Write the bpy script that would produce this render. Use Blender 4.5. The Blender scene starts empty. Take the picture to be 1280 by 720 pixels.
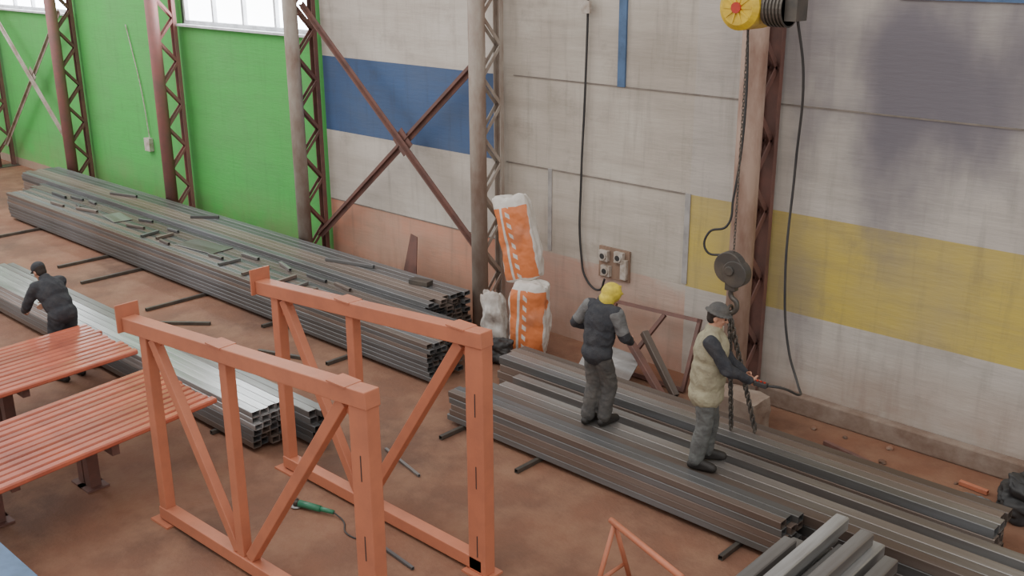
import bpy, bmesh, math, random
from mathutils import Vector, Matrix, noise
random.seed(7)
C=bpy.context.scene.collection
def link(o):
    C.objects.link(o); return o
# ---------------------------------------------------------------- materials
def sock(b,n,v):
    if n in b.inputs: b.inputs[n].default_value=v
def mat(name,col,rough=.6,metal=0.,col2=None,scale=4.,stretch=(1,1,1),amt=.5,bump=.0,rand=0.,bscale=None,emit=None,lo=.4,hi=.65,col3=None,scale3=2.,lo3=.5,hi3=.7):
    m=bpy.data.materials.new(name); m.use_nodes=True; nt=m.node_tree; b=nt.nodes["Principled BSDF"]; L=nt.links.new
    sock(b,"Roughness",rough); sock(b,"Metallic",metal)
    if col2 is None: col2=tuple(c*.7 for c in col)
    tc=nt.nodes.new("ShaderNodeTexCoord"); mp=nt.nodes.new("ShaderNodeMapping"); mp.inputs["Scale"].default_value=stretch
    L(tc.outputs["Object"],mp.inputs[0])
    def layer(sc,a,b_,cin,c2,mxv):
        n=nt.nodes.new("ShaderNodeTexNoise"); n.inputs["Scale"].default_value=sc; n.inputs["Detail"].default_value=7; n.inputs["Roughness"].default_value=.62
        L(mp.outputs[0],n.inputs["Vector"])
        r=nt.nodes.new("ShaderNodeMapRange"); r.inputs[1].default_value=a; r.inputs[2].default_value=b_; r.inputs[4].default_value=mxv
        L(n.outputs["Fac"],r.inputs[0])
        mx=nt.nodes.new("ShaderNodeMix"); mx.data_type='RGBA'; mx.inputs[7].default_value=(*c2,1)
        if isinstance(cin,tuple): mx.inputs[6].default_value=(*cin,1)
        else: L(cin,mx.inputs[6])
        L(r.outputs[0],mx.inputs[0]); return mx.outputs[2]
    out=layer(scale,lo,hi,col,col2,amt*2 if amt<.5 else 1.)
    if col3: out=layer(scale3,lo3,hi3,out,col3,.8)
    if rand>0:
        oi=nt.nodes.new("ShaderNodeObjectInfo"); rr=nt.nodes.new("ShaderNodeMapRange"); rr.inputs[3].default_value=1-rand; rr.inputs[4].default_value=1+rand
        L(oi.outputs["Random"],rr.inputs[0]); hs=nt.nodes.new("ShaderNodeHueSaturation"); L(rr.outputs[0],hs.inputs["Value"]); L(out,hs.inputs["Color"]); out=hs.outputs[0]
    L(out,b.inputs["Base Color"])
    if bump>0:
        n2=nt.nodes.new("ShaderNodeTexNoise"); n2.inputs["Scale"].default_value=bscale or scale*5; n2.inputs["Detail"].default_value=4; L(mp.outputs[0],n2.inputs["Vector"])
        bp=nt.nodes.new("ShaderNodeBump"); bp.inputs["Strength"].default_value=bump; bp.inputs["Distance"].default_value=.02
        L(n2.outputs["Fac"],bp.inputs["Height"]); L(bp.outputs[0],b.inputs["Normal"])
    if emit:
        sock(b,"Emission Color",(*emit[0],1)); sock(b,"Emission Strength",emit[1])
    return m
def wallmat(name,col,dirt,amount=.5,soot=None,dust=.8,fade=None):
    m=bpy.data.materials.new(name); m.use_nodes=True; nt=m.node_tree; b=nt.nodes["Principled BSDF"]; L=nt.links.new
    sock(b,"Roughness",.7)
    tc=nt.nodes.new("ShaderNodeTexCoord"); o=tc.outputs["Object"]
    def nz(scale,st,det=6,rg=.6):
        mp=nt.nodes.new("ShaderNodeMapping"); mp.inputs["Scale"].default_value=st; L(o,mp.inputs[0])
        n=nt.nodes.new("ShaderNodeTexNoise"); n.inputs["Scale"].default_value=scale; n.inputs["Detail"].default_value=det; n.inputs["Roughness"].default_value=rg; L(mp.outputs[0],n.inputs["Vector"]); return n.outputs["Fac"]
    def rng(s,a,c,lo=0.,hi=1.,smooth=False):
        r=nt.nodes.new("ShaderNodeMapRange"); r.inputs[1].default_value=a; r.inputs[2].default_value=c; r.inputs[3].default_value=lo; r.inputs[4].default_value=hi
        if smooth: r.interpolation_type='SMOOTHSTEP'
        L(s,r.inputs[0]); return r.outputs[0]
    def mix(f,a,c):
        x=nt.nodes.new("ShaderNodeMix"); x.data_type='RGBA'; L(f,x.inputs[0])
        if isinstance(a,tuple): x.inputs[6].default_value=(*a,1)
        else: L(a,x.inputs[6])
        x.inputs[7].default_value=(*c,1); return x.outputs[2]
    def mul(a,c):
        x=nt.nodes.new("ShaderNodeMath"); x.operation='MULTIPLY'; L(a,x.inputs[0])
        if isinstance(c,(int,float)): x.inputs[1].default_value=c
        else: L(c,x.inputs[1])
        return x.outputs[0]
    c=mix(rng(nz(.7,(1,1,1)),.40,.66,0,amount),col,dirt)
    c=mix(rng(nz(2.2,(.25,1,2.5)),.45,.75,0,amount*.7),c,tuple(x*.8 for x in dirt))
    c=mix(rng(nz(3.,(2.5,1,.25)),.52,.8,0,amount*.8),c,tuple(x*.62 for x in dirt))
    c=mix(rng(nz(1.9,(1,1,1),8,.7),.56,.72,0,amount*.65),c,tuple(x*.7 for x in dirt))
    sx=nt.nodes.new("ShaderNodeSeparateXYZ"); L(o,sx.inputs[0])
    if fade:
        ad=nt.nodes.new("ShaderNodeMath"); ad.operation='ADD'; L(sx.outputs[2],ad.inputs[0]); L(rng(nz(1.3,(1,1,1),5),.3,.7,-.25,.25),ad.inputs[1])
        c=mix(rng(ad.outputs[0],fade[0],fade[1],0,1,True),c,fade[2])
    c=mix(mul(rng(sx.outputs[2],1.1,.0,0,dust),rng(nz(1.5,(1,1,1)),.3,.65)),c,(.33,.20,.14))
    if soot:
        for (x0,z0,rx,rz,st) in soot:
            mp=nt.nodes.new("ShaderNodeMapping"); mp.inputs["Location"].default_value=(-x0/rx,0,-z0/rz); mp.inputs["Scale"].default_value=(1/rx,0,1/rz); L(o,mp.inputs[0])
            ln=nt.nodes.new("ShaderNodeVectorMath"); ln.operation='LENGTH'; L(mp.outputs[0],ln.inputs[0])
            ad=nt.nodes.new("ShaderNodeMath"); ad.operation='ADD'; L(ln.outputs["Value"],ad.inputs[0]); L(rng(nz(.9,(1.2,1,.7),4,.5),.3,.7,-.45,.45),ad.inputs[1])
            c=mix(rng(ad.outputs[0],1.35,.3,0,st,True),c,(.185,.17,.195))
    L(c,b.inputs["Base Color"])
    bp=nt.nodes.new("ShaderNodeBump"); bp.inputs["Strength"].default_value=.25; bp.inputs["Distance"].default_value=.02
    L(nz(9,(.4,1,3)),bp.inputs["Height"]); L(bp.outputs[0],b.inputs["Normal"])
    return m
M={}
M['green']=wallmat("green_paint",(.075,.45,.085),(.12,.37,.11),.55,dust=.5)
M['white']=wallmat("white_paint",(.64,.59,.53),(.48,.42,.36),.65)
M['blue']=wallmat("blue_paint",(.065,.125,.27),(.10,.135,.215),.7)
M['red']=wallmat("faded_red_paint",(.66,.29,.19),(.55,.36,.27),.85)
M['grey']=wallmat("dirty_white_paint",(.56,.51,.445),(.43,.375,.315),.8)
M['pink']=wallmat("faded_pink_paint",(.57,.33,.255),(.50,.39,.325),.85,fade=(1.1,1.4,(.52,.46,.40)))
SO=[(-4.45,4.0,1.15,1.6,1.),(-5.8,4.6,.8,.9,.55),(-2.8,4.1,1.1,1.2,.5),(-5.6,1.6,.4,1.1,.5)]
M['wsoot']=wallmat("sooty_white_paint",(.56,.515,.465),(.44,.40,.36),.75,SO)
M['yellow']=wallmat("yellow_paint",(.57,.44,.10),(.45,.36,.18),.85,SO)
M['base']=wallmat("dusty_wall_foot",(.36,.29,.22),(.28,.22,.17),.8)
M['floor']=mat("red_dust_floor",(.235,.106,.062),.8,col2=(.135,.072,.049),scale=.5,amt=.8,bump=.4,bscale=25,col3=(.29,.158,.098),scale3=1.5,lo3=.44,hi3=.66)
M['conc']=mat("concrete",(.30,.235,.19),.9,col2=(.21,.14,.105),scale=3,bump=.4)
SC=(.2,3,3)
M['steel']=mat("dark_rolled_steel",(.155,.158,.165),.42,.22,col2=(.095,.09,.085),scale=1.6,stretch=SC,rand=.35,bump=.05)
M['steelbrown']=mat("brownish_rolled_steel",(.205,.17,.15),.48,.15,col2=(.14,.10,.08),scale=1.6,stretch=SC,rand=.35,bump=.05)
M['shiny']=mat("galvanised_steel",(.54,.54,.545),.26,.4,col2=(.32,.32,.32),scale=2.2,stretch=(.3,5,5),rand=.3)
M['midsteel']=mat("mill_scale_steel",(.225,.22,.215),.34,.3,col2=(.14,.12,.11),scale=1.6,stretch=SC,rand=.35)
M['lightsteel']=mat("pale_grey_steel",(.38,.38,.38),.32,.3,col2=(.22,.21,.20),scale=2.,stretch=(.3,4,4),rand=.2)
M['orange']=mat("red_oxide_primer",(.54,.19,.105),.5,col2=(.43,.155,.09),scale=3,amt=.4,bump=.05)
M['redp']=mat("red_primer_gloss",(.49,.135,.08),.2,col2=(.37,.10,.065),scale=2.5,amt=.6,rand=.2)
M['colgrey']=mat("dirty_grey_column_paint",(.42,.37,.32),.6,col2=(.27,.19,.15),scale=3,stretch=(1,1,.4),bump=.1)
M['colred']=mat("brown_red_column_paint",(.33,.135,.125),.6,col2=(.24,.13,.12),scale=3)
M['colpink']=mat("faded_pink_column_paint",(.48,.345,.28),.6,col2=(.29,.17,.125),scale=2.2,stretch=(1,1,.35),bump=.1,lo=.42,hi=.6)
M['rust']=mat("brown_rust_paint",(.19,.09,.072),.6,col2=(.13,.07,.06),scale=4)
M['dark']=mat("black_rubber",(.03,.03,.032),.6,col2=(.05,.047,.045))
M['iron']=mat("oily_iron",(.08,.074,.068),.45,.35,col2=(.13,.11,.09))
M['hyel']=mat("hoist_yellow",(.72,.50,.03),.4,col2=(.5,.33,.03),scale=8)
M['hred']=mat("hoist_red",(.5,.04,.02),.4)
M['bluep']=mat("blue_steel_paint",(.09,.17,.32),.5,col2=(.06,.11,.2))
M['winframe']=mat("white_window_frame",(.75,.77,.8),.5)
M['glass']=mat("bright_milky_glass",(.9,.93,1.),.3,emit=((.94,.96,1.),12))
M['skin']=mat("skin",(.52,.28,.19),.55,col2=(.45,.22,.15))
M['navy']=mat("dark_navy_cloth",(.030,.032,.040),.85,col2=(.05,.05,.055),scale=12,bump=.4)
M['greycloth']=mat("grey_cloth",(.19,.19,.19),.85,col2=(.12,.12,.12),scale=10,bump=.4)
M['trousers']=mat("dark_grey_work_trousers",(.075,.073,.072),.85,col2=(.12,.11,.10),scale=8,bump=.4)
M['trousers2']=mat("faded_grey_trousers",(.13,.135,.13),.85,col2=(.08,.08,.078),scale=8,bump=.4)
M['beige']=mat("beige_vest_cloth",(.36,.33,.225),.85,col2=(.28,.25,.175),scale=9,bump=.4)
M['yhood']=mat("yellow_cloth",(.70,.56,.06),.7,col2=(.5,.38,.05),scale=14,bump=.3)
M['boot']=mat("black_boot_leather",(.03,.026,.024),.6)
M['hair']=mat("dark_hair",(.03,.02,.015),.8,scale=30)
M['eye']=mat("eye_dark",(.03,.02,.02),.3)
M['lip']=mat("lip",(.35,.13,.1),.5)
M['socket']=mat("socket_cover_plastic",(.55,.50,.45),.5,col2=(.35,.28,.22),scale=12)
M['board']=mat("brown_mounting_board",(.32,.21,.15),.7)
M['wood']=mat("raw_timber",(.45,.33,.18),.8,col2=(.3,.2,.1),scale=6,stretch=(1,6,6))
M['tool']=mat("green_tool_plastic",(.04,.22,.12),.4)
M['sack']=mat("white_woven_sack",(.62,.59,.55),.6,col2=(.40,.34,.30),scale=5,bump=.6,bscale=9)
M['strip']=mat("joint_filler_grey",(.42,.40,.385),.8)
M['joint']=mat("panel_joint_dark",(.26,.225,.195),.9)
M['rubble']=mat("red_brown_rubble",(.25,.12,.075),.9,col2=(.18,.13,.10),scale=6,rand=.3)
# ---------------------------------------------------------------- mesh helpers
def newobj(name,bm,m,smooth=False):
    me=bpy.data.meshes.new(name); bm.normal_update(); bm.to_mesh(me); bm.free()
    for x in (m if isinstance(m,(list,tuple)) else [m]): me.materials.append(x)
    if smooth:
        for p in me.polygons: p.use_smooth=True
    return link(bpy.data.objects.new(name,me))
def bbox(bm,size,center=(0,0,0),rot=None,mi=0):
    r=bmesh.ops.create_cube(bm,size=1)
    mt=Matrix.Translation(center)@((rot.to_4x4()) if rot is not None else Matrix.Identity(4))@Matrix.Diagonal((*size,1))
    bmesh.ops.transform(bm,matrix=mt,verts=r['verts'])
    if mi:
        for v in r['verts']:
            for f in v.link_faces: f.material_index=mi
    return r['verts']
def frame_z(d):
    d=Vector(d).normalized(); return d.to_track_quat('Z','Y').to_matrix()
def bcyl(bm,p0,p1,r0,r1=None,seg=16,cap=True,mi=0):
    p0=Vector(p0);p1=Vector(p1); r1=r0 if r1 is None else r1
    r=bmesh.ops.create_cone(bm,cap_ends=cap,segments=seg,radius1=r0,radius2=r1,depth=(p1-p0).length)
    bmesh.ops.transform(bm,matrix=Matrix.Translation((p0+p1)/2)@frame_z(p1-p0).to_4x4(),verts=r['verts'])
    if mi:
        for v in r['verts']:
            for f in v.link_faces: f.material_index=mi
def bbeam(bm,p0,p1,w,h,up=(0,0,1)):
    p0=Vector(p0);p1=Vector(p1); d=(p1-p0); L=d.length; x=d.normalized(); u=Vector(up)
    s=u.cross(x)
    if s.length<1e-4: s=Vector((0,1,0)).cross(x)
    s.normalize(); u=x.cross(s)
    R=Matrix((x,s,u)).transposed()
    bbox(bm,(L,w,h),(p0+p1)/2,R)
def bev(o,w=.006,seg=2):
    md=o.modifiers.new("bevel","BEVEL"); md.width=w; md.segments=seg; md.limit_method='ANGLE'; return o
def par(ch,pa):
    ch.parent=pa; ch.matrix_parent_inverse=pa.matrix_basis.inverted(); return ch
def meta(o,label,cat,group=None):
    o["label"]=label; o["category"]=cat
    if group: o["group"]=group
    return o
def empty(name,loc,rz=0):
    o=bpy.data.objects.new(name,None); o.location=loc; o.rotation_euler=(0,0,rz); o.empty_display_size=.1; return link(o)
def struct(o): o["kind"]="structure"; return o
def curve(name,pts,r,m,cyc=False):
    cu=bpy.data.curves.new(name,'CURVE'); cu.dimensions='3D'; cu.bevel_depth=r; cu.bevel_resolution=3; cu.resolution_u=8
    s=cu.splines.new('BEZIER'); s.bezier_points.add(len(pts)-1)
    for b,p in zip(s.bezier_points,pts): b.co=p; b.handle_left_type=b.handle_right_type='AUTO'
    s.use_cyclic_u=cyc; cu.materials.append(m); cu.use_fill_caps=True
    o=bpy.data.objects.new(name,cu); link(o)
    dg=bpy.context.evaluated_depsgraph_get(); me=bpy.data.meshes.new_from_object(o.evaluated_get(dg)); bpy.data.objects.remove(o)
    for p in me.polygons: p.use_smooth=True
    return link(bpy.data.objects.new(name,me))
# ---------------------------------------------------------------- room
xs=[-34,-28.0,-23.86,-19.06,-14.95,-14.63,-10.5,-7.16,7]; zs=[0,.2,1.23,2.45,3.70,4.02,5.6,8]
def wm(x,z):
    if z<.2 and x<-14.63: return 'base'
    if x<-14.63: return 'green'
    if x<-10.5: return 'red' if z<1.23 else 'white' if z<2.45 else 'blue' if z<3.7 else 'white'
    if x<-7.16: return 'pink' if z<1.23 else 'grey'
    return 'wsoot' if (z<1.23 or z>2.45) else 'yellow'
keys=['green','white','blue','red','grey','pink','wsoot','yellow','base']
bm=bmesh.new()
for i in range(len(xs)-1):
    for j in range(len(zs)-1):
        x0,x1,z0,z1=xs[i],xs[i+1],zs[j],zs[j+1]; cx,cz=(x0+x1)/2,(z0+z1)/2
        if 4.02<cz<5.6 and (i in (1,3)): continue
        f=bm.faces.new([bm.verts.new(p) for p in ((x0,11,z0),(x1,11,z0),(x1,11,z1),(x0,11,z1))]); f.material_index=keys.index(wm(cx,cz))
        b=bm.faces.new([bm.verts.new(p) for p in ((x1,11.25,z0),(x0,11.25,z0),(x0,11.25,z1),(x1,11.25,z1))]); b.material_index=keys.index('grey')
struct(newobj("wall_back",bm,[M[k] for k in keys]))
bm=bmesh.new(); bbox(bm,(46,24,.2),(-13,2,-.1)); struct(newobj("floor",bm,M['floor']))
bm=bmesh.new(); bbox(bm,(13.4,.13,.24),(.35,10.93,.12)); o=struct(newobj("baseboard_back",bm,M['conc'])); bev(o,.02)
def trim(n,size,c,m): 
    bm=bmesh.new(); bbox(bm,size,c); struct(newobj("trim_%d"%n,bm,m))
trim(1,(3.2,.012,.018),(-8.75,10.994,2.45),M['joint'])
trim(2,(17.2,.012,.018),(-1.6,10.994,3.71),M['joint'])
trim(3,(.07,.014,1.2),(-9.5,10.993,1.86),M['strip'])
trim(4,(.08,.014,1.2),(-7.18,10.993,1.86),M['strip'])
trim(5,(.12,.03,3.2),(-8.28,10.985,5.31),M['bluep'])
trim(6,(10,.03,.10),(.3,10.985,4.97),M['bluep'])
trim(7,(4.1,.012,.015),(-12.55,10.994,1.23),M['joint'])
def window(n,x0,x1,nx):
    r=empty("window_%d"%n,((x0+x1)/2,11.1,4.02)); struct(r); w=x1-x0
    bm=bmesh.new(); z0,z1=4.02,5.6
    bbox(bm,(w,.12,.07),((x0+x1)/2,11.1,z0+.035)); bbox(bm,(w,.12,.07),((x0+x1)/2,11.1,z1-.035))
    for k in range(nx+1):
        x=x0+.035+(w-.07)*k/nx; bbox(bm,(.06,.11,z1-z0-.14),(x,11.1,(z0+z1)/2))
    par(struct(newobj("window_frame",bm,M['winframe'])),r)
    bm=bmesh.new(); bbox(bm,(w-.1,.01,z1-z0-.1),((x0+x1)/2,11.13,(z0+z1)/2)); par(struct(newobj("window_pane",bm,M['glass'])),r)
    bm=bmesh.new(); bbox(bm,(w+.1,.2,.04),((x0+x1)/2,10.98,z0-.02)); par(struct(newobj("window_sill",bm,M['winframe'])),r)
window(1,-28.0,-23.86,4); window(2,-19.06,-14.95,4)
# ---------------------------------------------------------------- columns
def column(x,pm,label,nm='colred',pr=.12,cw=.13,lb=.05):
    y0,y1=10.45,10.88; r=empty("lattice_column",(x,y0,0)); meta(r,label,"column","steel lattice columns along the wall")
    bm=bmesh.new(); bcyl(bm,(x,y0,.02),(x,y0,7),pr,seg=32,cap=True); o=par(newobj("front_pipe",bm,pm,True),r)
    for p in o.data.polygons: p.use_smooth=len(p.vertices)==4
    bm=bmesh.new(); bbox(bm,(cw,.012,7),(x,y1+.035,3.5)); bbox(bm,(.012,.07,7),(x-cw/2+.005,y1,3.5)); bbox(bm,(.012,.07,7),(x+cw/2-.005,y1,3.5))
    par(newobj("rear_channel",bm,M[nm]),r)
    z=.35; k=0; step=.42
    bm=bmesh.new()
    while z<6.8:
        a=(x+.05,y0+.06,z) if k%2==0 else (x+.05,y1,z); b=(x+.05,y1,z+step) if k%2==0 else (x+.05,y0+.06,z+step)
        bbeam(bm,a,b,.012,lb,up=(0,1,1)); 
        a2=(x-.05,a[1],a[2]); b2=(x-.05,b[1],b[2]); bbeam(bm,a2,b2,.012,lb,up=(0,1,1)); z+=step; k+=1
    par(newobj("lattice_bars",bm,M[nm]),r)
    bm=bmesh.new(); bbox(bm,(.36,.62,.02),(x,10.66,.01)); par(newobj("base_plate",bm,M['iron']),r)
    return r
column(-28.05,M['colred'],"dark brown-red steel lattice column by the green wall",'rust')
column(-23.6,M['colred'],"brown-red steel lattice column in front of green wall",'rust')
column(-19.2,M['colred'],"faded red steel lattice column in front of green wall")
column(-14.7,M['colgrey'],"dirty grey pipe lattice column where green paint meets blue",'rust')
column(-10.39,M['colgrey'],"grey pipe lattice column beside the stacked orange and white sacks",'colgrey')
column(-6.05,M['colpink'],"faded pinkish pipe lattice column beside the hoist hook",'rust',.145,.22,.075)
def brace(xa,xb,za,zb,zc,zd,m,label):
    r=empty("cross_brace",((xa+xb)/2,10.66,(za+zb)/2)); meta(r,label,"steel brace","diagonal cross braces between columns")
    for (z0,z1,y) in ((za,zb,10.62),(zc,zd,10.70)):
        bm=bmesh.new(); bbeam(bm,(xa,y,z0),(xb,y,z1),.012,.14,up=(0,0,1)); bbeam(bm,(xa,y-.03,z0),(xb,y-.03,z1),.06,.012,up=(0,0,1)); par(newobj("brace_bar",bm,m),r)
    t=(za-zc)/((za-zc)-(zb-zd)); x=xa+(xb-xa)*t; z=za+(zb-za)*t
    bm=bmesh.new(); bbox(bm,(.34,.012,.30),(x,10.66,z)); bmesh.ops.rotate(bm,cent=(x,10.66,z),matrix=Matrix.Rotation(.78,3,'Y'),verts=bm.verts); par(newobj("gusset_plate",bm,m),r)
brace(-14.6,-10.5,4.55,1.05,.62,4.0,M['rust'],"brown angle-iron cross brace in front of blue and white wall")
brace(-27.85,-23.75,4.5,.9,.6,4.1,M['colgrey'],"grey angle-iron cross brace in front of green wall")
bm=bmesh.new(); bbox(bm,(.78,.40,.42),(-5.82,10.09,.21)); bmesh.ops.subdivide_edges(bm,edges=bm.edges[:],cuts=4,use_grid_fill=True)
for v in bm.verts: v.co+=Vector((noise.noise(v.co*5),noise.noise(v.co*5+Vector((7,0,0))),noise.noise(v.co*5+Vector((0,9,0)))))*.03; v.co.z=max(v.co.z,0)
meta(newobj("concrete_block",bm,M['conc']),"rough brown concrete footing block beside the pinkish column","concrete block")
# ---------------------------------------------------------------- steel profiles
def tube_mesh(L,w,h,t,m,bv=None):
    bm=bmesh.new(); o=[(-w/2,-h/2),(w/2,-h/2),(w/2,h/2),(-w/2,h/2)]; i=[(-w/2+t,-h/2+t),(w/2-t,-h/2+t),(w/2-t,h/2-t),(-w/2+t,h/2-t)]
    rings=[]
    for ring,x in ((o,0),(o,L),(i,L),(i,0)): rings.append([bm.verts.new((x,a,b)) for a,b in ring])
    for k in range(4):
        A,B=rings[k],rings[(k+1)%4]
        for j in range(4): bm.faces.new((A[j],A[(j+1)%4],B[(j+1)%4],B[j]))
    bmesh.ops.recalc_face_normals(bm,faces=bm.faces)
    es=[e for e in bm.edges if abs(e.verts[0].co.x-e.verts[1].co.x)>L*.5 and abs(e.verts[0].co.y)>w/2-t*.5 and abs(e.verts[0].co.z)>h/2-t*.5]
    bmesh.ops.bevel(bm,geom=es,offset=bv or min(.006,h*.08),segments=1,affect='EDGES',profile=.5)
    me=bpy.data.meshes.new("steel_tube"); bm.to_mesh(me); bm.free(); me.materials.append(m); return me
def pile(x0,x1,y0,ny,w,h,nz,z0,mats,label,group,gap=.004,jx=.12,topmat=None,name="steel_tube",skip=()):
    meshes=[tube_mesh(x1-x0,w,h,.006,m) for m in mats]
    tm=tube_mesh(x1-x0,w,h,.006,topmat) if topmat else None
    py=w+gap
    for k in range(nz):
        for j in range(ny):
            if k==nz-1 and j in skip: continue
            me=tm if (tm and k==nz-1) else random.choice(meshes)
            o=link(bpy.data.objects.new(name,me)); o.location=(x0+random.uniform(-jx,jx),y0+w/2+j*py+random.uniform(-.0015,.0015),z0+h/2+k*(h+.0015))
            meta(o,label,"steel profile",group)
S=[M['steel'],M['steelbrown']]
lab="long grey rectangular steel tube in a big stack"
pile(-22.35,-9.35,8.42,6,.096,.062,8,.06,[M['steel'],M['steel'],M['steelbrown']],lab,"front stack of long dark steel tubes",jx=.06)
pile(-22.6,-9.65,9.03,3,.110,.062,8,.06,S,lab,"middle stack of long dark steel tubes",jx=.10)
pile(-23.9,-10.45,9.40,7,.118,.062,9,.06,[M['steelbrown'],M['steel']],"long brownish steel tube in a tall wall-side stack","rear stack of long brownish steel tubes",jx=.07)
def bars(p0,p1,label,m=None,w=.05,name="steel_bar",group=None):
    p0=Vector(p0);p1=Vector(p1); me=tube_mesh((p1-p0).length,w,w,.005,m or M['iron']); o=link(bpy.data.objects.new(name,me)); o.location=p0
    o.rotation_euler=(0,-math.asin((p1-p0).normalized().z),math.atan2((p1-p0).y,(p1-p0).x)); return meta(o,label,"steel bar",group)
for x,ya in ((-21.0,7.5),(-18.1,7.5),(-16.9,7.35),(-14.8,7.4),(-12.8,8.2),(-10.9,7.95)):
    bars((x,ya,.028),(x+.05,10.22,.028),"dark steel support bar laid under the long tube stack",name="support_bar")
bars((-14.2,7.15,.026),(-13.5,7.75,.026),"loose dark steel bar on the dusty floor")
bars((-12.0,7.6,.026),(-11.2,7.9,.026),"loose dark steel bar on the dusty floor")
pile(-8.3,-3.9,7.80,3,.098,.075,5,.06,[M['steel'],M['steel'],M['steelbrown']],"long grey steel tube in the row facing open floor","front row of dark steel tubes by the workers",jx=.05)
pile(-8.15,.8,8.15,5,.132,.11,3,.06,[M['steel'],M['steelbrown'],M['midsteel']],"wide worn grey steel tube the workers stand on","wide steel tubes the workers stand on",jx=.08,gap=.008,skip=(3,))
pile(-8.6,-2.45,8.95,4,.122,.10,4,.06,[M['steel'],M['midsteel'],M['steelbrown']],"long grey steel tube in the stack beside the wall","rear row of steel tubes by the workers",jx=.04,gap=.006)
for x in (-8.1,-6.9,-4.35,-2.7):
    bars((x,7.45 if x<-5 else 7.5,.028),(x,9.47,.028),"dark steel support bar laid under the tube rows",name="support_bar")
SH=[]
for lv,z in enumerate((.075,.205,.335)):
    for q in range(6): SH.append((-3.70+q*.165,6.62+.02*((q*7+lv*3)%5),7.76-.015*((q+lv)%4),z))
SH+=[(-3.66,6.42,7.5,.465),(-3.46,6.45,7.9,.465),(-3.27,6.55,7.7,.465),(-3.07,6.6,7.95,.465),(-2.88,6.7,7.8,.465),(-3.40,6.4,7.95,.595),(-3.14,6.5,7.85,.595)]
for k,(x,ya,yb,z) in enumerate(SH):
    me=tube_mesh(yb-ya,.125,.125,.012,M['lightsteel'] if k in (19,21,23) else M['midsteel'],.010); o=link(bpy.data.objects.new("short_steel_tube",me)); o.location=(x,ya,z); o.rotation_euler=(0,0,math.pi/2+random.uniform(-.01,.01))
    meta(o,"short thick grey square steel tube in a small stack","steel profile","short steel profiles stacked by the long rows")
pile(-18.5,-9.4,5.78,4,.108,.08,3,.06,S,"long rusty steel tube under the shiny tubes","lower tubes under galvanised stack",jx=.04)
pile(-18.4,-9.38,5.78,4,.108,.07,3,.308,[M['shiny']],"long shiny galvanised steel tube on top of stack","shiny galvanised tubes",jx=.04)
pile(-17.5,-9.0,6.30,2,.105,.08,5,.06,[M['steel']],"long dark steel tube beside the shiny stack","narrow row beside galvanised stack",jx=.06,topmat=M['midsteel'])
for x in (-16.5,-13.2,-10.2): bars((x,5.72,.028),(x,6.65,.028),"dark steel support bar under the shiny tube stack",name="support_bar")
def slab(name,size,loc,rz,m,label,cat,tilt=0,group=None):
    bm=bmesh.new(); bbox(bm,size); o=newobj(name,bm,m); o.location=loc; o.rotation_euler=(tilt,0,rz); bev(o,.003,1); return meta(o,label,cat,group)
zt=.06+8*.0635
occ=[]
def free(x,y,r):
    for a,b,c in occ:
        if (a-x)**2+(b-y)**2<(r+c)**2: return False
    occ.append((x,y,r)); return True
free(-15.6,8.98,.58); free(-18.6,8.95,.45)
n=0
for t in range(1500):
    x=random.uniform(-21.5,-12.0); y=random.uniform(8.6,9.2); L=random.uniform(.3,.65)
    if not free(x,y,L*.48): continue
    a=random.choice([random.uniform(-.35,.35),random.uniform(1.0,2.1)])
    if abs(math.sin(a))*L*.5>min(y-8.46,9.34-y): a=random.uniform(-.12,.12)
    p=Vector((x,y,zt+.028)); d=Vector((math.cos(a),math.sin(a),0))*L*.5
    bars(p-d,p+d,"short offcut of steel angle on top of the tube stack",random.choice([M['steel'],M['midsteel'],M['steelbrown']]),random.choice([.045,.05]),"steel_offcut","offcuts scattered on the tube stack"); n+=1
    if n>=22: break
slab("steel_sheet",(1.0,.45,.012),(-15.6,8.98,zt+.010),.12,M['midsteel'],"grey steel sheet lying on the tube stack","steel sheet")
slab("steel_sheet",(.7,.35,.012),(-18.6,8.95,zt+.010),-.15,M['midsteel'],"grey steel sheet lying on the tube stack","steel sheet")
zr=.06+9*.0635+.028
bars((-13.2,9.75,zr),(-12.3,10.0,zr),"short steel bar on the rear tube stack",M['steel'])
bars((-17.3,9.75,zr),(-16.9,10.1,zr),"short steel bar on the rear tube stack",M['steel'])
bars((-20.3,9.7,zr),(-19.6,9.9,zr),"short steel bar on the rear tube stack",M['midsteel'])
slab("toolbox",(.34,.16,.07),(-11.15,9.95,zr+.01),.2,M['iron'],"flat dark steel toolbox on the rear tube stack","toolbox")
bm=bmesh.new()
f=[bm.verts.new(p) for p in ((-12.45,10.62,.0),(-12.05,10.62,.0),(-12.1,10.75,1.02),(-12.25,10.75,1.05))]; bm.faces.new(f)
r=bmesh.ops.extrude_face_region(bm,geom=bm.faces[:]); bmesh.ops.translate(bm,verts=[v for v in r['geom'] if isinstance(v,bmesh.types.BMVert)],vec=(0,.015,0))
bmesh.ops.recalc_face_normals(bm,faces=bm.faces); meta(newobj("steel_plate_offcut",bm,M['rust']),"brown tapered steel plate leaning at the white wall","steel plate")
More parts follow.
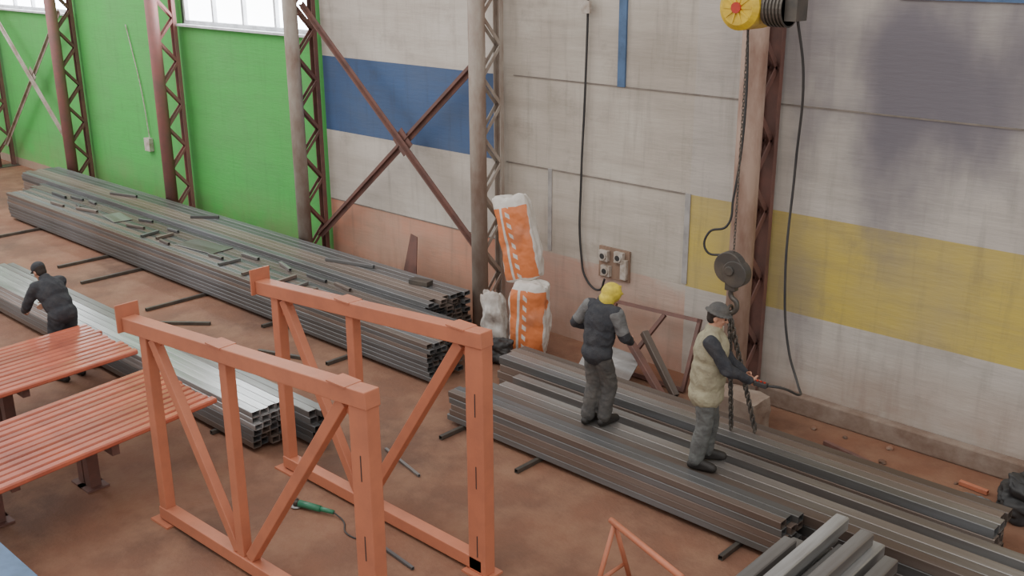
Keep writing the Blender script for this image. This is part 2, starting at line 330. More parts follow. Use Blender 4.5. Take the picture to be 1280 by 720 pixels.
# ---------------------------------------------------------------- red racks
def rack(x0,n,y0,y1,yaw,z,label,group,pitch):
    me=tube_mesh(y1-y0,.098,.06,.006,M['redp'],.014)
    for k in range(n):
        o=link(bpy.data.objects.new("painted_steel_tube",me)); o.location=(x0+k*pitch,y0+random.uniform(-.03,.03),z+random.choice((0,0,.004))); o.rotation_euler=(0,0,math.pi/2+yaw); meta(o,label,"steel profile",group)
rack(-12.66,12,2.75,5.56,.06,.75,"glossy red-primed steel tube drying on low supports","red tubes on the farther supports",.118)
rack(-10.50,12,2.75,5.42,.12,.75,"glossy red-primed steel tube drying on low supports","red tubes on the nearer supports",.116)
def lowsupport(x0,x1,y,h):
    r=empty("low_support",((x0+x1)/2,y,0)); meta(r,"rusty low steel support under red tubes","support stand","low steel supports under red tubes")
    bm=bmesh.new(); bbeam(bm,(x0,y,h-.06),(x1,y,h-.06),.08,.12); par(newobj("top_beam",bm,M['rust']),r)
    for x in (x0+.35,x1-.65):
        bm=bmesh.new(); bbox(bm,(.12,.12,h-.14),(x,y,(h-.14)/2+.02)); bbox(bm,(.24,.24,.02),(x,y,.01)); par(newobj("leg",bm,M['rust']),r)
for y in (3.2,4.2): lowsupport(-12.7,-11.5,y,.718); lowsupport(-10.55,-9.4,y,.718)
bars((-11.55,5.3,.03),(-11.15,5.42,.03),"pale timber batten on the floor between racks",M['wood'],.06,"timber_batten")
# ---------------------------------------------------------------- orange truss frames
def truss(xa,ya,xb,yb,ha,hb,label):
    A=Vector((xa,ya,0));B=Vector((xb,yb,0)); D=(B-A); d=D.normalized(); n=Vector((-d.y,d.x,0))
    r=empty("truss_frame",A); meta(r,label,"steel frame","upright orange truss frames")
    P=lambda s,z: A+D*s+Vector((0,0,z))
    H=lambda s: ha+(hb-ha)*s
    w=.13
    def part(name,p0,p1,ww=w,hh=.12,up=None):
        bm=bmesh.new(); bbeam(bm,p0,p1,ww,hh,up=up or (0,0,1)); return bev(par(newobj(name,bm,M['orange']),r),.008)
    part("top_beam",P(-.10,H(-.1)-.06),P(1.035,H(1.035)-.06),.15,.145)
    part("bottom_beam",P(-.02,.10),P(1.02,.10),.13,.13)
    part("post",P(0,.16),P(0,H(0)-.12),.11,.12,d); part("post",P(.42,.16),P(.42,H(.42)-.12),.10,.11,d)
    part("post",P(1,.02),P(1,H(1)-.12),.13,.21,d)
    part("diagonal",P(.04,H(0)-.14),P(.40,.18),.09,.105); part("diagonal",P(.93,H(1)-.16),P(.46,.18),.09,.105)
    R=Matrix((d,n,Vector((0,0,1)))).transposed()
    bm=bmesh.new(); bbox(bm,(.02,.24,.28),P(-.105,H(-.1)-.0),R); bev(par(newobj("end_plate",bm,M['orange']),r),.004)
    for s in (0,1):
        bm=bmesh.new(); bbox(bm,(.30,.24,.02),P(s,.01),R); par(newobj("foot_plate",bm,M['orange']),r)
    for s in (.40,.93):
        bm=bmesh.new(); bbox(bm,(.22,.17,.012),P(s,H(s)+.018),R); par(newobj("cap_plate",bm,M['orange']),r)
    for z in (.30,1.0,1.7):
        bm=bmesh.new(); bbox(bm,(.010,.004,.22),P(1,z)-n*.066+d*.01,R); par(newobj("slot",bm,M['dark']),r)
    for a,b,sx in ((0.02,H(0)-.14,1),(.97,H(1)-.16,-1)):
        bm=bmesh.new(); bm.faces.new([bm.verts.new(P(a,b+.02)),bm.verts.new(P(a+sx*.07,b+.02)),bm.verts.new(P(a,b-.2))])
        rr=bmesh.ops.extrude_face_region(bm,geom=bm.faces[:]); bmesh.ops.translate(bm,verts=[v for v in rr['geom'] if isinstance(v,bmesh.types.BMVert)],vec=n*.012)
        par(newobj("gusset_plate",bm,M['orange']),r)
truss(-8.82,4.39,-5.70,4.47,2.12,2.34,"upright orange-primed steel truss frame beside red tube racks")
truss(-8.80,5.86,-5.86,5.86,2.14,2.37,"upright orange-primed steel truss frame nearer the tube stacks")
r=empty("sawhorse",(-4.8,6.35,0)); meta(r,"small orange-painted tubular steel trestle on dusty floor","trestle")
bm=bmesh.new(); bcyl(bm,(-4.83,6.43,.71),(-3.88,6.12,.71),.028); par(newobj("top_rail",bm,M['orange'],True),r)
for x in (-4.78,-3.95):
    bm=bmesh.new(); yy=6.42 if x<-4.5 else 6.15; bcyl(bm,(x,yy,.70),(x-.02,yy-.27,0),.022); bcyl(bm,(x,yy,.70),(x+.02,yy+.24,0),.022); bcyl(bm,(x,yy-.17,.22),(x,yy+.15,.22),.018); par(newobj("leg",bm,M['orange'],True),r)
r=empty("workbench",(-9.0,2.3,0)); meta(r,"blue-painted steel workbench edge beside red racks","workbench")
bm=bmesh.new(); bbox(bm,(2.6,.7,.08),(-8.85,2.27,.76)); bev(par(newobj("tabletop",bm,M['bluep']),r))
for x in (-10.0,-7.7):
    for y in (2.0,2.55):
        bm=bmesh.new(); bbox(bm,(.07,.07,.72),(x,y,.36)); par(newobj("leg",bm,M['bluep']),r)
# ---------------------------------------------------------------- leaning frame, scrap
r=empty("angle_iron_frame",(-7.4,10.5,0)); meta(r,"rusty angle-iron rectangular frame leaning against the wall","metal frame")
def lp(x,z): return Vector((x,10.45+.36*z,z))
for nm,a,b in (("rail",(-8.1,.86),(-6.75,.90)),("rail",(-8.1,.04),(-6.75,.04)),("upright",(-8.1,.03),(-8.1,.88)),("upright",(-6.77,.03),(-6.77,.92)),("brace",(-7.75,.06),(-7.3,.86))):
    bm=bmesh.new(); bbeam(bm,lp(*a),lp(*b),.05,.05,up=(0,-1,.36)); par(newobj(nm,bm,M['rust']),r)
def scrap(size,loc,rot,m,label):
    bm=bmesh.new(); bbox(bm,size); bmesh.ops.subdivide_edges(bm,edges=bm.edges[:],cuts=6,use_grid_fill=True)
    for v in bm.verts: v.co.z+=.06*noise.noise(v.co*3+Vector(loc))
    o=newobj("sheet_metal_scrap",bm,m); o.location=loc; o.rotation_euler=rot; meta(o,label,"scrap metal")
scrap((.75,.5,.01),(-7.72,10.12,.24),(.7,.12,.15),M['midsteel'],"bent grey sheet-metal scrap leaning in the angle frame")
bars((-7.62,10.32,.66),(-6.78,10.05,.05),"rusty steel channel propped against the sheet scrap",M['rust'],.09)
bars((-7.42,10.48,.66),(-6.72,10.22,.05),"brown steel channel propped against the sheet scrap",M['steelbrown'],.09)
bars((-7.15,9.6,.03),(-6.95,9.95,.03),"short rusty bar on the floor",M['rust'])
bars((-8.5,9.75,.03),(-7.9,9.85,.03),"short steel offcut on dusty floor by the wall",M['steel'])
bars((-4.75,10.35,.03),(-4.1,10.2,.03),"rusty steel bar on floor near the wall",M['rust'])
bars((-3.25,10.45,.03),(-2.95,10.42,.03),"small orange steel offcut near the wall",M['orange'])
bars((-8.37,6.85,.02),(-7.62,6.68,.02),"thin grey steel rod on the dusty floor",M['midsteel'],.03)
bars((-6.85,5.5,.02),(-6.35,5.45,.02),"thin dark steel rod on the dusty floor",M['steel'],.03)
for k in range(30):
    x=random.choice([random.uniform(-5.3,-2.6),random.uniform(-8.6,-6.4)]); y=random.uniform(9.62,10.3) if x<-6 else random.uniform(9.6,10.75)
    if (x<-6.5 and y>9.75) or (x>-3.2 and y>9.7): continue
    bm=bmesh.new(); bmesh.ops.create_icosphere(bm,subdivisions=2,radius=random.uniform(.02,.045))
    for v in bm.verts: v.co*=1+.5*noise.noise(v.co*40+Vector((k,0,0)))
    for v in bm.verts: v.co.z=max(v.co.z*.7,-.012)
    o=newobj("rubble_lump",bm,M['rubble']); o.location=(x,y,.012); meta(o,"small reddish-brown rubble lump on the dusty floor","rubble","rubble lumps along the wall")
# angle grinder
r=empty("angle_grinder",(-7.95,5.5,0)); meta(r,"green angle grinder with black cord on floor","power tool")
g0=Vector((-8.05,5.42,.05)); gd=Vector((.95,.30,0)).normalized()
bm=bmesh.new(); bcyl(bm,g0,g0+gd*.26,.038,.033,20); bcyl(bm,g0+gd*.26,g0+gd*.42,.026,.022,16); par(newobj("tool_body",bm,M['tool'],True),r)
gh=g0-gd*.04
bm=bmesh.new(); bcyl(bm,(gh.x,gh.y,.025),(gh.x,gh.y,.085),.036,.03,20); bcyl(bm,(gh.x,gh.y,.085),(gh.x,gh.y,.1),.02,.012,16); par(newobj("gear_head",bm,M['iron'],True),r)
bm=bmesh.new(); bcyl(bm,(gh.x,gh.y,.012),(gh.x,gh.y,.018),.062,seg=28); par(newobj("disc",bm,M['midsteel'],True),r)
ge=g0+gd*.42
par(curve("cord",[tuple(ge),(ge.x+.15,ge.y,.012),(ge.x+.35,ge.y-.12,.01),(ge.x+.6,ge.y-.1,.01)],.008,M['dark']),r)
# ---------------------------------------------------------------- sockets and cables
r=empty("socket_panel",(-8.3,10.98,1.1)); meta(r,"brown wall board with round power sockets and cable","electrical socket")
bm=bmesh.new(); bbox(bm,(.52,.03,.44),(-8.31,10.98,1.30)); par(newobj("backboard",bm,M['board']),r)
for (x,z) in ((-8.46,1.40),(-8.2,1.42),(-8.42,1.19)):
    bm=bmesh.new(); bbox(bm,(.15,.06,.15),(x,10.935,z)); bcyl(bm,(x,10.905,z),(x,10.885,z),.06,seg=24); bcyl(bm,(x,10.886,z),(x,10.882,z),.04,seg=20,mi=1); bev(par(newobj("socket",bm,[M['socket'],M['dark']]),r),.004)
bm=bmesh.new(); bbox(bm,(.1,.05,.28),(-8.12,10.94,1.26)); bev(par(newobj("switch_box",bm,M['socket']),r),.004)
o=curve("power_cable",[(-8.83,10.94,6.5),(-8.83,10.95,4.85),(-8.86,10.95,3.5),(-8.9,10.95,2.4),(-8.88,10.95,1.35),(-8.75,10.93,.98),(-8.5,10.9,.9),(-8.4,10.88,1.08)],.016,M['dark']); meta(o,"black power cable hanging down wall to sockets","cable")
slab("junction_box",(.14,.05,.16),(-8.82,10.90,4.70),0,M['socket'],"small grey junction box on the wall cable","electrical box")
slab("junction_box",(.22,.10,.28),(-20.85,10.95,1.42),0,M['socket'],"small pale electrical box on green wall","electrical box")
o=curve("wall_cable",[(-20.8,10.96,1.55),(-20.95,10.97,2.6),(-21.3,10.97,3.9)],.012,M['socket']); meta(o,"thin grey cable on the green wall","cable")
o=curve("column_cable",[(-6.05,10.24,4.95),(-6.0,10.24,3.6),(-6.08,10.24,2.7),(-6.12,10.2,2.38),(-6.32,10.15,2.28),(-6.34,10.15,2.05),(-6.12,10.2,2.03)],.014,M['dark']); meta(o,"black cable looped beside the pinkish column","cable")
# ---------------------------------------------------------------- hoist
hx,hy=-5.24,8.9; hz=4.92
bm=bmesh.new(); bbox(bm,(9,.16,.015),(-5,hy,5.40)); bbox(bm,(9,.16,.015),(-5,hy,5.68)); bbox(bm,(9,.012,.28),(-5,hy,5.54)); meta(newobj("monorail_beam",bm,M['bluep']),"steel monorail beam carrying the yellow hoist","crane rail")
r=empty("electric_hoist",(hx,hy,4.7)); meta(r,"yellow electric hoist with hanging chain and hook block","hoist")
bm=bmesh.new(); bcyl(bm,(hx,hy-.18,hz),(hx,hy+.2,hz),.21,seg=32); bcyl(bm,(hx,hy-.22,hz),(hx,hy-.18,hz),.16,.21,seg=32)
for k in range(10):
    a=k*math.pi/5; bbeam(bm,(hx+.03*math.cos(a),hy-.225,hz+.03*math.sin(a)),(hx+.15*math.cos(a),hy-.215,hz+.15*math.sin(a)),.02,.02)
par(newobj("gear_cover",bm,M['hyel']),r)
bm=bmesh.new(); bcyl(bm,(hx,hy-.25,hz),(hx,hy-.22,hz),.05,seg=20); par(newobj("hub_cap",bm,M['hred']),r)
bm=bmesh.new(); bcyl(bm,(hx+.20,hy,hz),(hx+.42,hy,hz),.16,seg=24)
for k in range(6): bcyl(bm,(hx+.23+k*.035,hy,hz),(hx+.245+k*.035,hy,hz),.175,seg=24)
bbox(bm,(.12,.2,.22),(hx+.48,hy,hz)); par(newobj("motor",bm,M['iron']),r)
bm=bmesh.new(); bbox(bm,(.2,.03,.42),(hx,hy+.1,5.25)); bbox(bm,(.2,.03,.42),(hx,hy-.1,5.25)); bcyl(bm,(hx,hy-.12,5.445),(hx,hy-.05,5.445),.035); bcyl(bm,(hx,hy+.12,5.445),(hx,hy+.05,5.445),.035); par(newobj("trolley",bm,M['iron']),r)
bm=bmesh.new()
def linkring(bm,c,R,r,ax,sz=1.6,seg=12,s2=6):
    vs=[]
    for i in range(seg):
        a=2*math.pi*i/seg
        for j in range(s2):
            b=2*math.pi*j/s2; rr=R+r*math.cos(b); x=rr*math.cos(a); z=rr*math.sin(a)+(math.copysign((sz-1)*R,math.sin(a)) if abs(math.sin(a))>1e-6 else 0); y=r*math.sin(b)
            p=Vector((x,y,z)) if ax==0 else Vector((y,x,z)); vs.append(bm.verts.new(Vector(c)+p))
    for i in range(seg):
        for j in range(s2): bm.faces.new((vs[i*s2+j],vs[((i+1)%seg)*s2+j],vs[((i+1)%seg)*s2+(j+1)%s2],vs[i*s2+(j+1)%s2]))
z=4.72; k=0
while z>2.5: linkring(bm,(hx,hy,z),.010,.004,k%2,2.3); z-=.034; k+=1
par(newobj("load_chain",bm,M['iron'],True),r)
hb=empty("hook_block",(hx,hy,2.4)); par(hb,r)
bm=bmesh.new(); bcyl(bm,(hx-.03,hy-.05,2.36),(hx-.03,hy+.05,2.36),.165,seg=28); bcyl(bm,(hx+.05,hy-.06,2.31),(hx+.05,hy+.06,2.31),.14,seg=28); bcyl(bm,(hx,hy-.08,2.34),(hx,hy+.08,2.34),.05,seg=16); bbox(bm,(.12,.08,.1),(hx,hy,2.17)); bev(par(newobj("block_housing",bm,M['iron']),hb),.008)
par(curve("hook",[(hx,hy,2.14),(hx,hy,2.06),(hx+.07,hy,2.0),(hx+.06,hy,1.91),(hx-.02,hy,1.88),(hx-.08,hy,1.94)],.026,M['iron']),hb)
r=empty("chain_sling",(hx,hy,1.93)); meta(r,"dark chain sling hanging from hook to the tube stack","lifting sling")
for (x1,y1) in ((hx+.0,9.08),(hx+.22,9.2)):
    bm=bmesh.new(); a=Vector((hx,hy,1.86)); b=Vector((x1,y1,.52)); n=30
    for k in range(n): linkring(bm,a.lerp(b,k/(n-1)),.022,.009,k%2,1.9)
    par(newobj("sling_leg",bm,M['iron'],True),r)
bm=bmesh.new(); linkring(bm,(hx,hy,1.89),.05,.014,1,1.3,20,8); par(newobj("master_link",bm,M['iron'],True),r)
r=empty("pendant_control",(-4.6,8.5,1.38)); meta(r,"black pendant control box on a long cable held by worker","hoist control")
bm=bmesh.new(); bbox(bm,(.14,.06,.05),(-4.60,8.48,1.40)); bev(par(newobj("control_box",bm,M['dark']),r),.01)
for k in range(3):
    bm=bmesh.new(); bcyl(bm,(-4.64+k*.04,8.48,1.425),(-4.64+k*.04,8.48,1.435),.012); par(newobj("button",bm,M['hred']),r)
par(curve("control_cable",[(-4.75,8.9,4.88),(-4.74,9.1,4.3),(-4.85,9.3,3.4),(-4.86,9.3,2.2),(-4.75,9.3,1.45),(-4.6,9.25,1.16),(-4.42,8.95,1.19),(-4.45,8.6,1.37),(-4.53,8.49,1.40)],.013,M['dark']),r)
# ---------------------------------------------------------------- sacks
def sackmat(name):
    m=bpy.data.materials.new(name); m.use_nodes=True; nt=m.node_tree; b=nt.nodes["Principled BSDF"]; L=nt.links.new; sock(b,"Roughness",.45)
    tc=nt.nodes.new("ShaderNodeTexCoord"); s=nt.nodes.new("ShaderNodeSeparateXYZ"); L(tc.outputs["Object"],s.inputs[0])
    def math_(op,a,c):
        x=nt.nodes.new("ShaderNodeMath"); x.operation=op
        for i,v in enumerate((a,c)):
            if isinstance(v,(int,float)): x.inputs[i].default_value=v
            elif v is not None: L(v,x.inputs[i])
        return x.outputs[0]
    nz=nt.nodes.new("ShaderNodeTexNoise"); nz.inputs["Scale"].default_value=6; L(tc.outputs["Object"],nz.inputs["Vector"])
    w=math_('MULTIPLY',math_('SUBTRACT',nz.outputs["Fac"],.5),.06)
    x=math_('ADD',s.outputs[0],w); z=math_('ADD',s.outputs[2],w)
    band=math_('MULTIPLY',math_('GREATER_THAN',x,-.24),math_('LESS_THAN',z,.44)); band=math_('MULTIPLY',band,math_('LESS_THAN',x,.25)); band=math_('MULTIPLY',band,math_('GREATER_THAN',z,-.56))
    d=math_('ADD',s.outputs[2],math_('MULTIPLY',s.outputs[0],.8)); fr=math_('FRACT',math_('MULTIPLY',d,7.),None)
    st=math_('MULTIPLY',math_('LESS_THAN',fr,.45),math_('LESS_THAN',math_('ABSOLUTE',math_('ADD',s.outputs[0],.02),None),.028))
    edge=math_('LESS_THAN',math_('ABSOLUTE',math_('ADD',s.outputs[0],.11),None),.018)
    fac=math_('MULTIPLY',math_('MULTIPLY',band,math_('SUBTRACT',1.,st)),math_('SUBTRACT',1.,edge))
    n2=nt.nodes.new("ShaderNodeTexNoise"); n2.inputs["Scale"].default_value=3; n2.inputs["Detail"].default_value=6; L(tc.outputs["Object"],n2.inputs["Vector"])
    mx=nt.nodes.new("ShaderNodeMix"); mx.data_type='RGBA'; L(fac,mx.inputs[0]); mx.inputs[6].default_value=(.66,.62,.57,1); mx.inputs[7].default_value=(.72,.215,.075,1)
    mr=nt.nodes.new("ShaderNodeMapRange"); mr.inputs[1].default_value=.52; mr.inputs[2].default_value=.78; mr.inputs[4].default_value=.4; L(n2.outputs["Fac"],mr.inputs[0])
    m2=nt.nodes.new("ShaderNodeMix"); m2.data_type='RGBA'; L(mr.outputs[0],m2.inputs[0]); L(mx.outputs[2],m2.inputs[6]); m2.inputs[7].default_value=(.42,.33,.28,1)
    L(m2.outputs[2],b.inputs["Base Color"]); bp=nt.nodes.new("ShaderNodeBump"); bp.inputs["Strength"].default_value=.6; bp.inputs["Distance"].default_value=.05; L(nz.outputs["Fac"],bp.inputs["Height"]); L(bp.outputs[0],b.inputs["Normal"])
    return m
M['osack']=sackmat("orange_print_sack")
def sack(name,size,loc,rot,m,label,seed=0,cr=1.,cat="sack",bend=0.):
    bm=bmesh.new(); bmesh.ops.create_cube(bm,size=2); bmesh.ops.subdivide_edges(bm,edges=bm.edges[:],cuts=17,use_grid_fill=True)
    for v in bm.verts:
        c=v.co.copy(); e=1-.35*abs(c.z)**6
        x=c.x*(1-.10*abs(c.y)**2)*(1-.05*abs(c.z)**4)*(1+.07*(1-c.z)*.5-.05*max(c.z,0)); y=c.y*(1-.3*abs(c.x)**3)*e
        p=Vector((x*size[0]/2,y*size[1]/2,c.z*size[2]/2*(1-.05*c.x*c.x)))
        n=noise.noise(Vector((c.x*1.4,c.y*1.4,c.z*2.4+seed)))*.045*cr+noise.noise(Vector((c.x*4+seed,c.y*4,c.z*7)))*.022*cr+noise.noise(Vector((c.x*2,c.y*2,c.z*13+seed)))*.012
        p.x+=noise.noise(Vector((seed,0,c.z*1.3)))*.05*cr+bend*(1-c.z*c.z)
        v.co=p+p.normalized()*n
    o=newobj(name,bm,m,True); o.location=loc; o.rotation_euler=rot; sd=o.modifiers.new("s","SUBSURF"); sd.levels=1; sd.render_levels=1
    return meta(o,label,cat)
sack("printed_sack",(.54,.36,1.08),(-9.10,10.10,.56),(.02,.05,.45),M['osack'],"tall white and orange printed sack standing on floor",1,1.,bend=.02)
sack("printed_sack",(.53,.34,1.18),(-9.35,10.14,1.665),(-.05,-.21,.42),M['osack'],"tilted white and orange printed sack stacked on another",5,1.,bend=.03)
sack("white_sack",(.32,.28,.84),(-9.62,9.95,.43),(.05,-.05,.3),M['sack'],"crumpled dirty white sack beside the printed sacks",9,1.6)
sack("black_bag",(.36,.28,.32),(-9.22,9.64,.175),(0,.1,.4),M['dark'],"small dark bag on floor beside sacks",4,1,"bag")
sack("black_bag",(.5,.4,.42),(-2.5,10.2,.22),(.1,.2,.5),M['dark'],"crumpled black bag on floor near the wall",12,2,"bag")
sack("grey_rag",(.36,.26,.10),(-2.98,10.05,.06),(0,0,.3),M['greycloth'],"dark grey rag on the dusty floor",14,1,"rag")
# ---------------------------------------------------------------- people
def union(name,parts,voxel,m,smooth=2,wr=0.,bulk=1.):
    bm=bmesh.new()
    for p in parts:
        if p[0]=='s':
            _,c,rad,R=p; r=bmesh.ops.create_uvsphere(bm,u_segments=24,v_segments=16,radius=1)
            bmesh.ops.transform(bm,matrix=Matrix.Translation(c)@R.to_4x4()@Matrix.Diagonal((*[q*bulk for q in rad],1)),verts=r['verts'])
        else:
            _,a,ra,b,rb=p; a=Vector(a);b=Vector(b); ra*=bulk; rb*=bulk
            for q,rr in ((a,ra),(b,rb)):
                r=bmesh.ops.create_uvsphere(bm,u_segments=16,v_segments=12,radius=rr); bmesh.ops.translate(bm,verts=r['verts'],vec=q)
            bcyl(bm,a,b,ra,rb,20)
    me=bpy.data.meshes.new(name); bm.to_mesh(me); bm.free(); o=link(bpy.data.objects.new(name,me))
    md=o.modifiers.new("r","REMESH"); md.mode='VOXEL'; md.voxel_size=voxel; md.use_smooth_shade=True
    sm=o.modifiers.new("s","SMOOTH"); sm.iterations=smooth; sm.factor=.5
    dg=bpy.context.evaluated_depsgraph_get(); me2=bpy.data.meshes.new_from_object(o.evaluated_get(dg)); bpy.data.objects.remove(o); me2.name=name
    me2.materials.clear(); me2.materials.append(m)
    if wr:
        nn=[v.normal.copy() for v in me2.vertices]
        for v,n in zip(me2.vertices,nn):
            c=v.co; q=c.z+.5*c.x
            f=1-abs(noise.noise(Vector((c.x*9+3,c.y*9,q*12))))*2.2
            v.co=c+n*((f-.6)*wr*.45+noise.noise(c*5)*wr*.6)
    for p in me2.polygons: p.use_smooth=True
    return link(bpy.data.objects.new(name,me2))
def hand(parts,w,d,n,side):
    d=d.normalized(); n=(n-d*n.dot(d)).normalized(); s=d.cross(n).normalized()*side
    R=Matrix((s,d,n)).transposed()
    parts.append(('s',w+d*.048,(.041,.052,.018),R))
    for k,(off,L) in enumerate(((.030,.072),(.010,.082),(-.010,.077),(-.029,.060))):
        p=w+d*.085+s*off; ang=0
        for seg,(fr,cv) in enumerate(((.45,.45),(.32,.75),(.23,.5))):
            ang+=cv; q=p+(d*math.cos(ang)+n*math.sin(ang))*L*fr; parts.append(('c',p,.0098-.001*seg,q,.009-.001*seg)); p=q
    p=w+d*.025+s*.03; q=p+(d*.55+s*.7+n*.35).normalized()*.042; q2=q+(d*.75+s*.1+n*.6).normalized()*.03
    parts.append(('c',p,.014,q,.0115)); parts.append(('c',q,.0112,q2,.0095))
def person(loc,rz,J,label,spec):
    root=empty("person",loc,0); meta(root,label,"person"); T=Matrix.Translation(loc)@Matrix.Rotation(rz,4,'Z'); T3=T.to_3x3()
    j={k:T@Vector(v) for k,v in J.items() if k not in('hf','hu')}
    hf=(T3@Vector(J['hf'])).normalized(); hu=T3@Vector(J['hu']); hu=(hu-hf*hu.dot(hf)).normalized(); HR=Matrix((hf.cross(hu),hf,hu)).transposed()
    up=(j['chest']-j['pelvis']).normalized(); rt=(j['shR']-j['shL']).normalized(); fw=up.cross(rt).normalized(); rt=fw.cross(up); TR=Matrix((rt,fw,up)).transposed()
    hc=j['head']; Hp=lambda x,y,z: hc+HR@Vector((x,y,z)); B=spec.get('bulk',1.)
    P=[('s',j['pelvis'],(.155,.11,.13),TR),('s',j['pelvis'].lerp(j['chest'],.45),(.135,.095,.17),TR),('s',j['chest'],(.165,.11,.19),TR)]
    P.append(('c',j['chest']+up*.12,.06,hc-HR@Vector((0,.01,.06)),.052)); P.append(('c',j['shL'],.06,j['shR'],.06))
    P.append(('s',Hp(0,-.008,.025),(.075,.093,.092),HR)); P.append(('s',Hp(0,.02,-.03),(.06,.07,.085),HR)); P.append(('c',Hp(-.02,.055,-.088),.024,Hp(.02,.055,-.088),.024))
    P.append(('c',Hp(0,.088,.008),.009,Hp(0,.108,-.022),.014)); P.append(('c',Hp(-.03,.078,.03),.010,Hp(.03,.078,.03),.010))
    for s in(-1,1): P.append(('s',Hp(s*.074,-.008,-.01),(.012,.022,.032),HR)); P.append(('s',Hp(s*.036,.07,-.02),(.018,.015,.018),HR))
    for s in 'LR':
        P.append(('c',j['sh'+s],.055,j['el'+s],.042)); P.append(('c',j['el'+s],.042,j['wr'+s],.028))
        sg=1 if s=='R' else -1
        P.append(('c',j['hip'+s],.088,j['kn'+s],.058)); P.append(('c',j['kn'+s],.056,j['an'+s],.040))
        hand(P,j['wr'+s],(j['wr'+s]-j['el'+s]),T3@Vector(spec.get('palm'+s,(0,0,-1))),spec.get('thumb'+s,sg))
        P.append(('c',j['an'+s]-Vector((0,0,.04)),.035,j['toe'+s],.03))
    par(union("body",P,.0075,M['skin'],1),root)
    for s in(-1,1):
        bm=bmesh.new(); bmesh.ops.create_uvsphere(bm,u_segments=12,v_segments=8,radius=.009); bmesh.ops.translate(bm,verts=bm.verts,vec=Hp(s*.031,.086,.008)); par(newobj("eye",bm,M['eye'],True),root)
    bm=bmesh.new(); r=bmesh.ops.create_uvsphere(bm,u_segments=12,v_segments=8,radius=1); bmesh.ops.transform(bm,matrix=Matrix.Translation(Hp(0,.083,-.058))@HR.to_4x4()@Matrix.Diagonal((.022,.008,.006,1)),verts=r['verts']); par(newobj("mouth",bm,M['lip'],True),root)
    par(union("hair",[('s',Hp(0,-.022,.035),(.081,.09,.092),HR),('s',Hp(0,-.04,-.02),(.07,.06,.07),HR)],.012,M['hair'],1),root)
    P=[('s',j['pelvis'],(.175,.13,.14),TR)]
    for s in 'LR': P+= [('c',j['hip'+s],.105,j['kn'+s],.085),('c',j['kn'+s],.085,j['an'+s]+Vector((0,0,.03)),.078)]
    par(union("trousers",P,.012,spec['trousers'],2,.020,1+(B-1)*.6),root)
    hem=j['pelvis']-up*spec.get('hem',.02)
    P=[('s',hem,(.185,.145,.13),TR),('s',j['pelvis'].lerp(j['chest'],.45),(.178,.14,.2),TR),('s',j['chest'],(.195,.14,.2),TR),('c',j['shL'],.075,j['shR'],.075),('c',j['chest']+up*.14,.085,j['chest']+up*.21+fw*.01,.07)]
    for s in 'LR': P+=[('c',j['sh'+s],.075,j['el'+s],.060),('c',j['el'+s],.060,j['el'+s].lerp(j['wr'+s],.93),.045)]
    par(union("jacket",P,.012,spec['jacket'],2,.022,B),root)
    if spec.get('vest'):
        P=[('s',hem-up*.05,(.215,.175,.17),TR),('s',j['pelvis'].lerp(j['chest'],.15),(.21,.172,.22),TR),('s',j['pelvis'].lerp(j['chest'],.5),(.208,.168,.24),TR),('s',j['chest'],(.215,.168,.21),TR),('c',j['shL']*.9+j['shR']*.1,.088,j['shR']*.9+j['shL']*.1,.088),('c',j['chest']+up*.14,.10,j['chest']+up*.2,.085)]
        par(union("vest",P,.012,spec['vest'],4,.020,B),root)
    if spec.get('sleeve'):
        for s in 'LR': par(union("sleeve_panel",[('c',j['sh'+s].lerp(j['el'+s],.05),.080,j['sh'+s].lerp(j['el'+s],.75),.066)],.012,spec['sleeve'],2,.014,B*1.03),root)
    for s in 'LR':
        a=j['an'+s]; t=j['toe'+s]; d=(t-a); d.z=0; d.normalize(); hl=a-d*.05
        P=[('c',a+Vector((0,0,.10)),.056,a,.054),('c',Vector((hl.x,hl.y,a.z-.045)),.045,Vector((t.x,t.y,a.z-.05)),.045),('c',a,.05,Vector((t.x,t.y,a.z-.045)),.042)]
        par(union("boot",P,.011,M['boot'],1),root)
    g=spec['hat']
    if g=='hood': P=[('s',Hp(0,-.012,.03),(.100,.120,.115),HR),('s',Hp(0,-.035,-.05),(.092,.09,.10),HR),('s',Hp(0,.075,.065),(.07,.05,.014),HR),('c',Hp(0,-.1,.06),.02,Hp(0,.06,.128),.018)]; par(union("yellow_hood",P,.011,M['yhood'],1,.008),root)
    elif g=='brim': P=[('s',Hp(0,-.008,.065),(.09,.105,.085),HR),('s',Hp(0,0,.045),(.125,.145,.014),HR)]; par(union("brimmed_hat",P,.010,M['trousers'],1,.004),root)
    else: P=[('s',Hp(0,-.008,.055),(.088,.105,.082),HR),('s',Hp(0,.10,.045),(.065,.06,.012),HR)]; par(union("cap",P,.010,M['navy'],1,.003),root)
    return root
J1=dict(pelvis=(0,-.05,.90),chest=(-.03,.02,1.22),shL=(-.21,.03,1.35),shR=(.16,.06,1.34),head=(-.01,.15,1.48),hf=(.3,1,-.55),hu=(0,.3,1),
 elL=(-.38,-.03,1.11),wrL=(-.22,.20,1.04),elR=(.24,.12,1.07),wrR=(.14,.32,.95),hipL=(-.08,-.05,.88),hipR=(.08,-.05,.88),
 knL=(-.085,.0,.48),knR=(.07,.08,.49),anL=(-.10,-.08,.095),anR=(.05,.03,.095),toeL=(-.12,.09,.045),toeR=(.06,.20,.045))
person((-6.49,8.37,.396),math.radians(-8),J1,"worker in dark jacket and yellow hood leaning forward on tubes",dict(trousers=M['trousers'],jacket=M['navy'],sleeve=M['greycloth'],hat='hood',bulk=1.06,palmL=(1,0,-.2),palmR=(-1,0,0)))
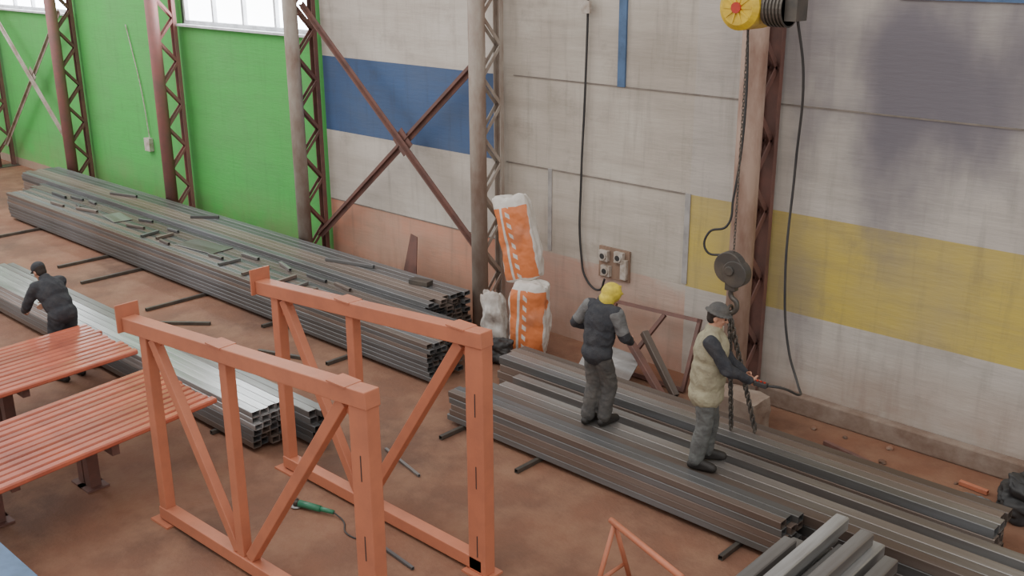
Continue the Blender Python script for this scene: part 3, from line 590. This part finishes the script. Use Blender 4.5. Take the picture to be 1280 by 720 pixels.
J2=dict(pelvis=(0,0,.93),chest=(0,.02,1.27),shL=(-.19,.03,1.42),shR=(.19,.02,1.42),head=(0,.06,1.62),hf=(0,1,-.3),hu=(0,.1,1),
 elL=(-.24,.14,1.15),wrL=(-.08,.36,1.02),elR=(.24,.20,1.16),wrR=(.10,.42,1.02),hipL=(-.09,0,.90),hipR=(.09,0,.90),
 knL=(-.10,.05,.49),knR=(.10,.0,.49),anL=(-.12,.02,.095),anR=(.12,-.06,.095),toeL=(-.15,.19,.045),toeR=(.15,.11,.045))
person((-5.12,8.35,.396),math.radians(-62),J2,"worker in beige vest and brimmed dark hat holding hoist control",dict(trousers=M['trousers2'],jacket=M['navy'],vest=M['beige'],hat='brim',hem=.06,bulk=1.05,palmL=(1,0,-.2),palmR=(-1,0,-.2)))
J3=dict(pelvis=(0,-.08,.93),chest=(0,.09,1.18),shL=(-.18,.16,1.27),shR=(.18,.16,1.27),head=(0,.31,1.42),hf=(0,1,-.7),hu=(0,.5,1),
 elL=(-.25,.30,1.02),wrL=(-.16,.52,.88),elR=(.26,.33,1.02),wrR=(.17,.56,.88),hipL=(-.09,-.08,.88),hipR=(.09,-.08,.88),
 knL=(-.11,.0,.48),knR=(.11,.02,.48),anL=(-.13,-.12,.095),anR=(.13,-.1,.095),toeL=(-.15,.06,.045),toeR=(.15,.08,.045))
person((-13.17,5.38,0),math.radians(98),J3,"worker in black clothes and cap bending over the shiny tubes",dict(trousers=M['navy'],jacket=M['navy'],hat='cap',bulk=1.06,palmL=(1,0,-.4),palmR=(-1,0,-.4)))
# ---------------------------------------------------------------- light and camera
w=bpy.data.worlds.new("world"); bpy.context.scene.world=w; w.use_nodes=True; bg=w.node_tree.nodes["Background"]; bg.inputs[0].default_value=(1,.985,.955,1); bg.inputs[1].default_value=1.08
def area(loc,target,sx,sy,e,col=(1,1,1)):
    l=bpy.data.lights.new("area","AREA"); l.shape='RECTANGLE'; l.size=sx; l.size_y=sy; l.energy=e; l.color=col; o=link(bpy.data.objects.new("skylight_lamp",l)); o.location=loc; o.rotation_euler=(Vector(target)-Vector(loc)).to_track_quat('-Z','Y').to_euler()
area((-8,3,10),(-8,7,0),18,4,420,(1,.96,.92)); area((-24,4,9),(-22,9,0),8,6,900,(.99,.99,1))
f,th,yaw,roll=1302.75,.3202,.7505,-.0052
h=Vector((-math.sin(yaw),math.cos(yaw),0)); r0=Vector((math.cos(yaw),math.sin(yaw),0)); zz=Vector((0,0,1))
F=h*math.cos(th)-zz*math.sin(th); U0=h*math.sin(th)+zz*math.cos(th); R=r0*math.cos(roll)+U0*math.sin(roll); U=-r0*math.sin(roll)+U0*math.cos(roll)
cd=bpy.data.cameras.new("camera"); cd.sensor_width=36; cd.lens=f/1280*36; co=link(bpy.data.objects.new("camera",cd))
co.matrix_world=Matrix.Translation((0,0,5.5))@Matrix((R,U,-F)).transposed().to_4x4(); bpy.context.scene.camera=co
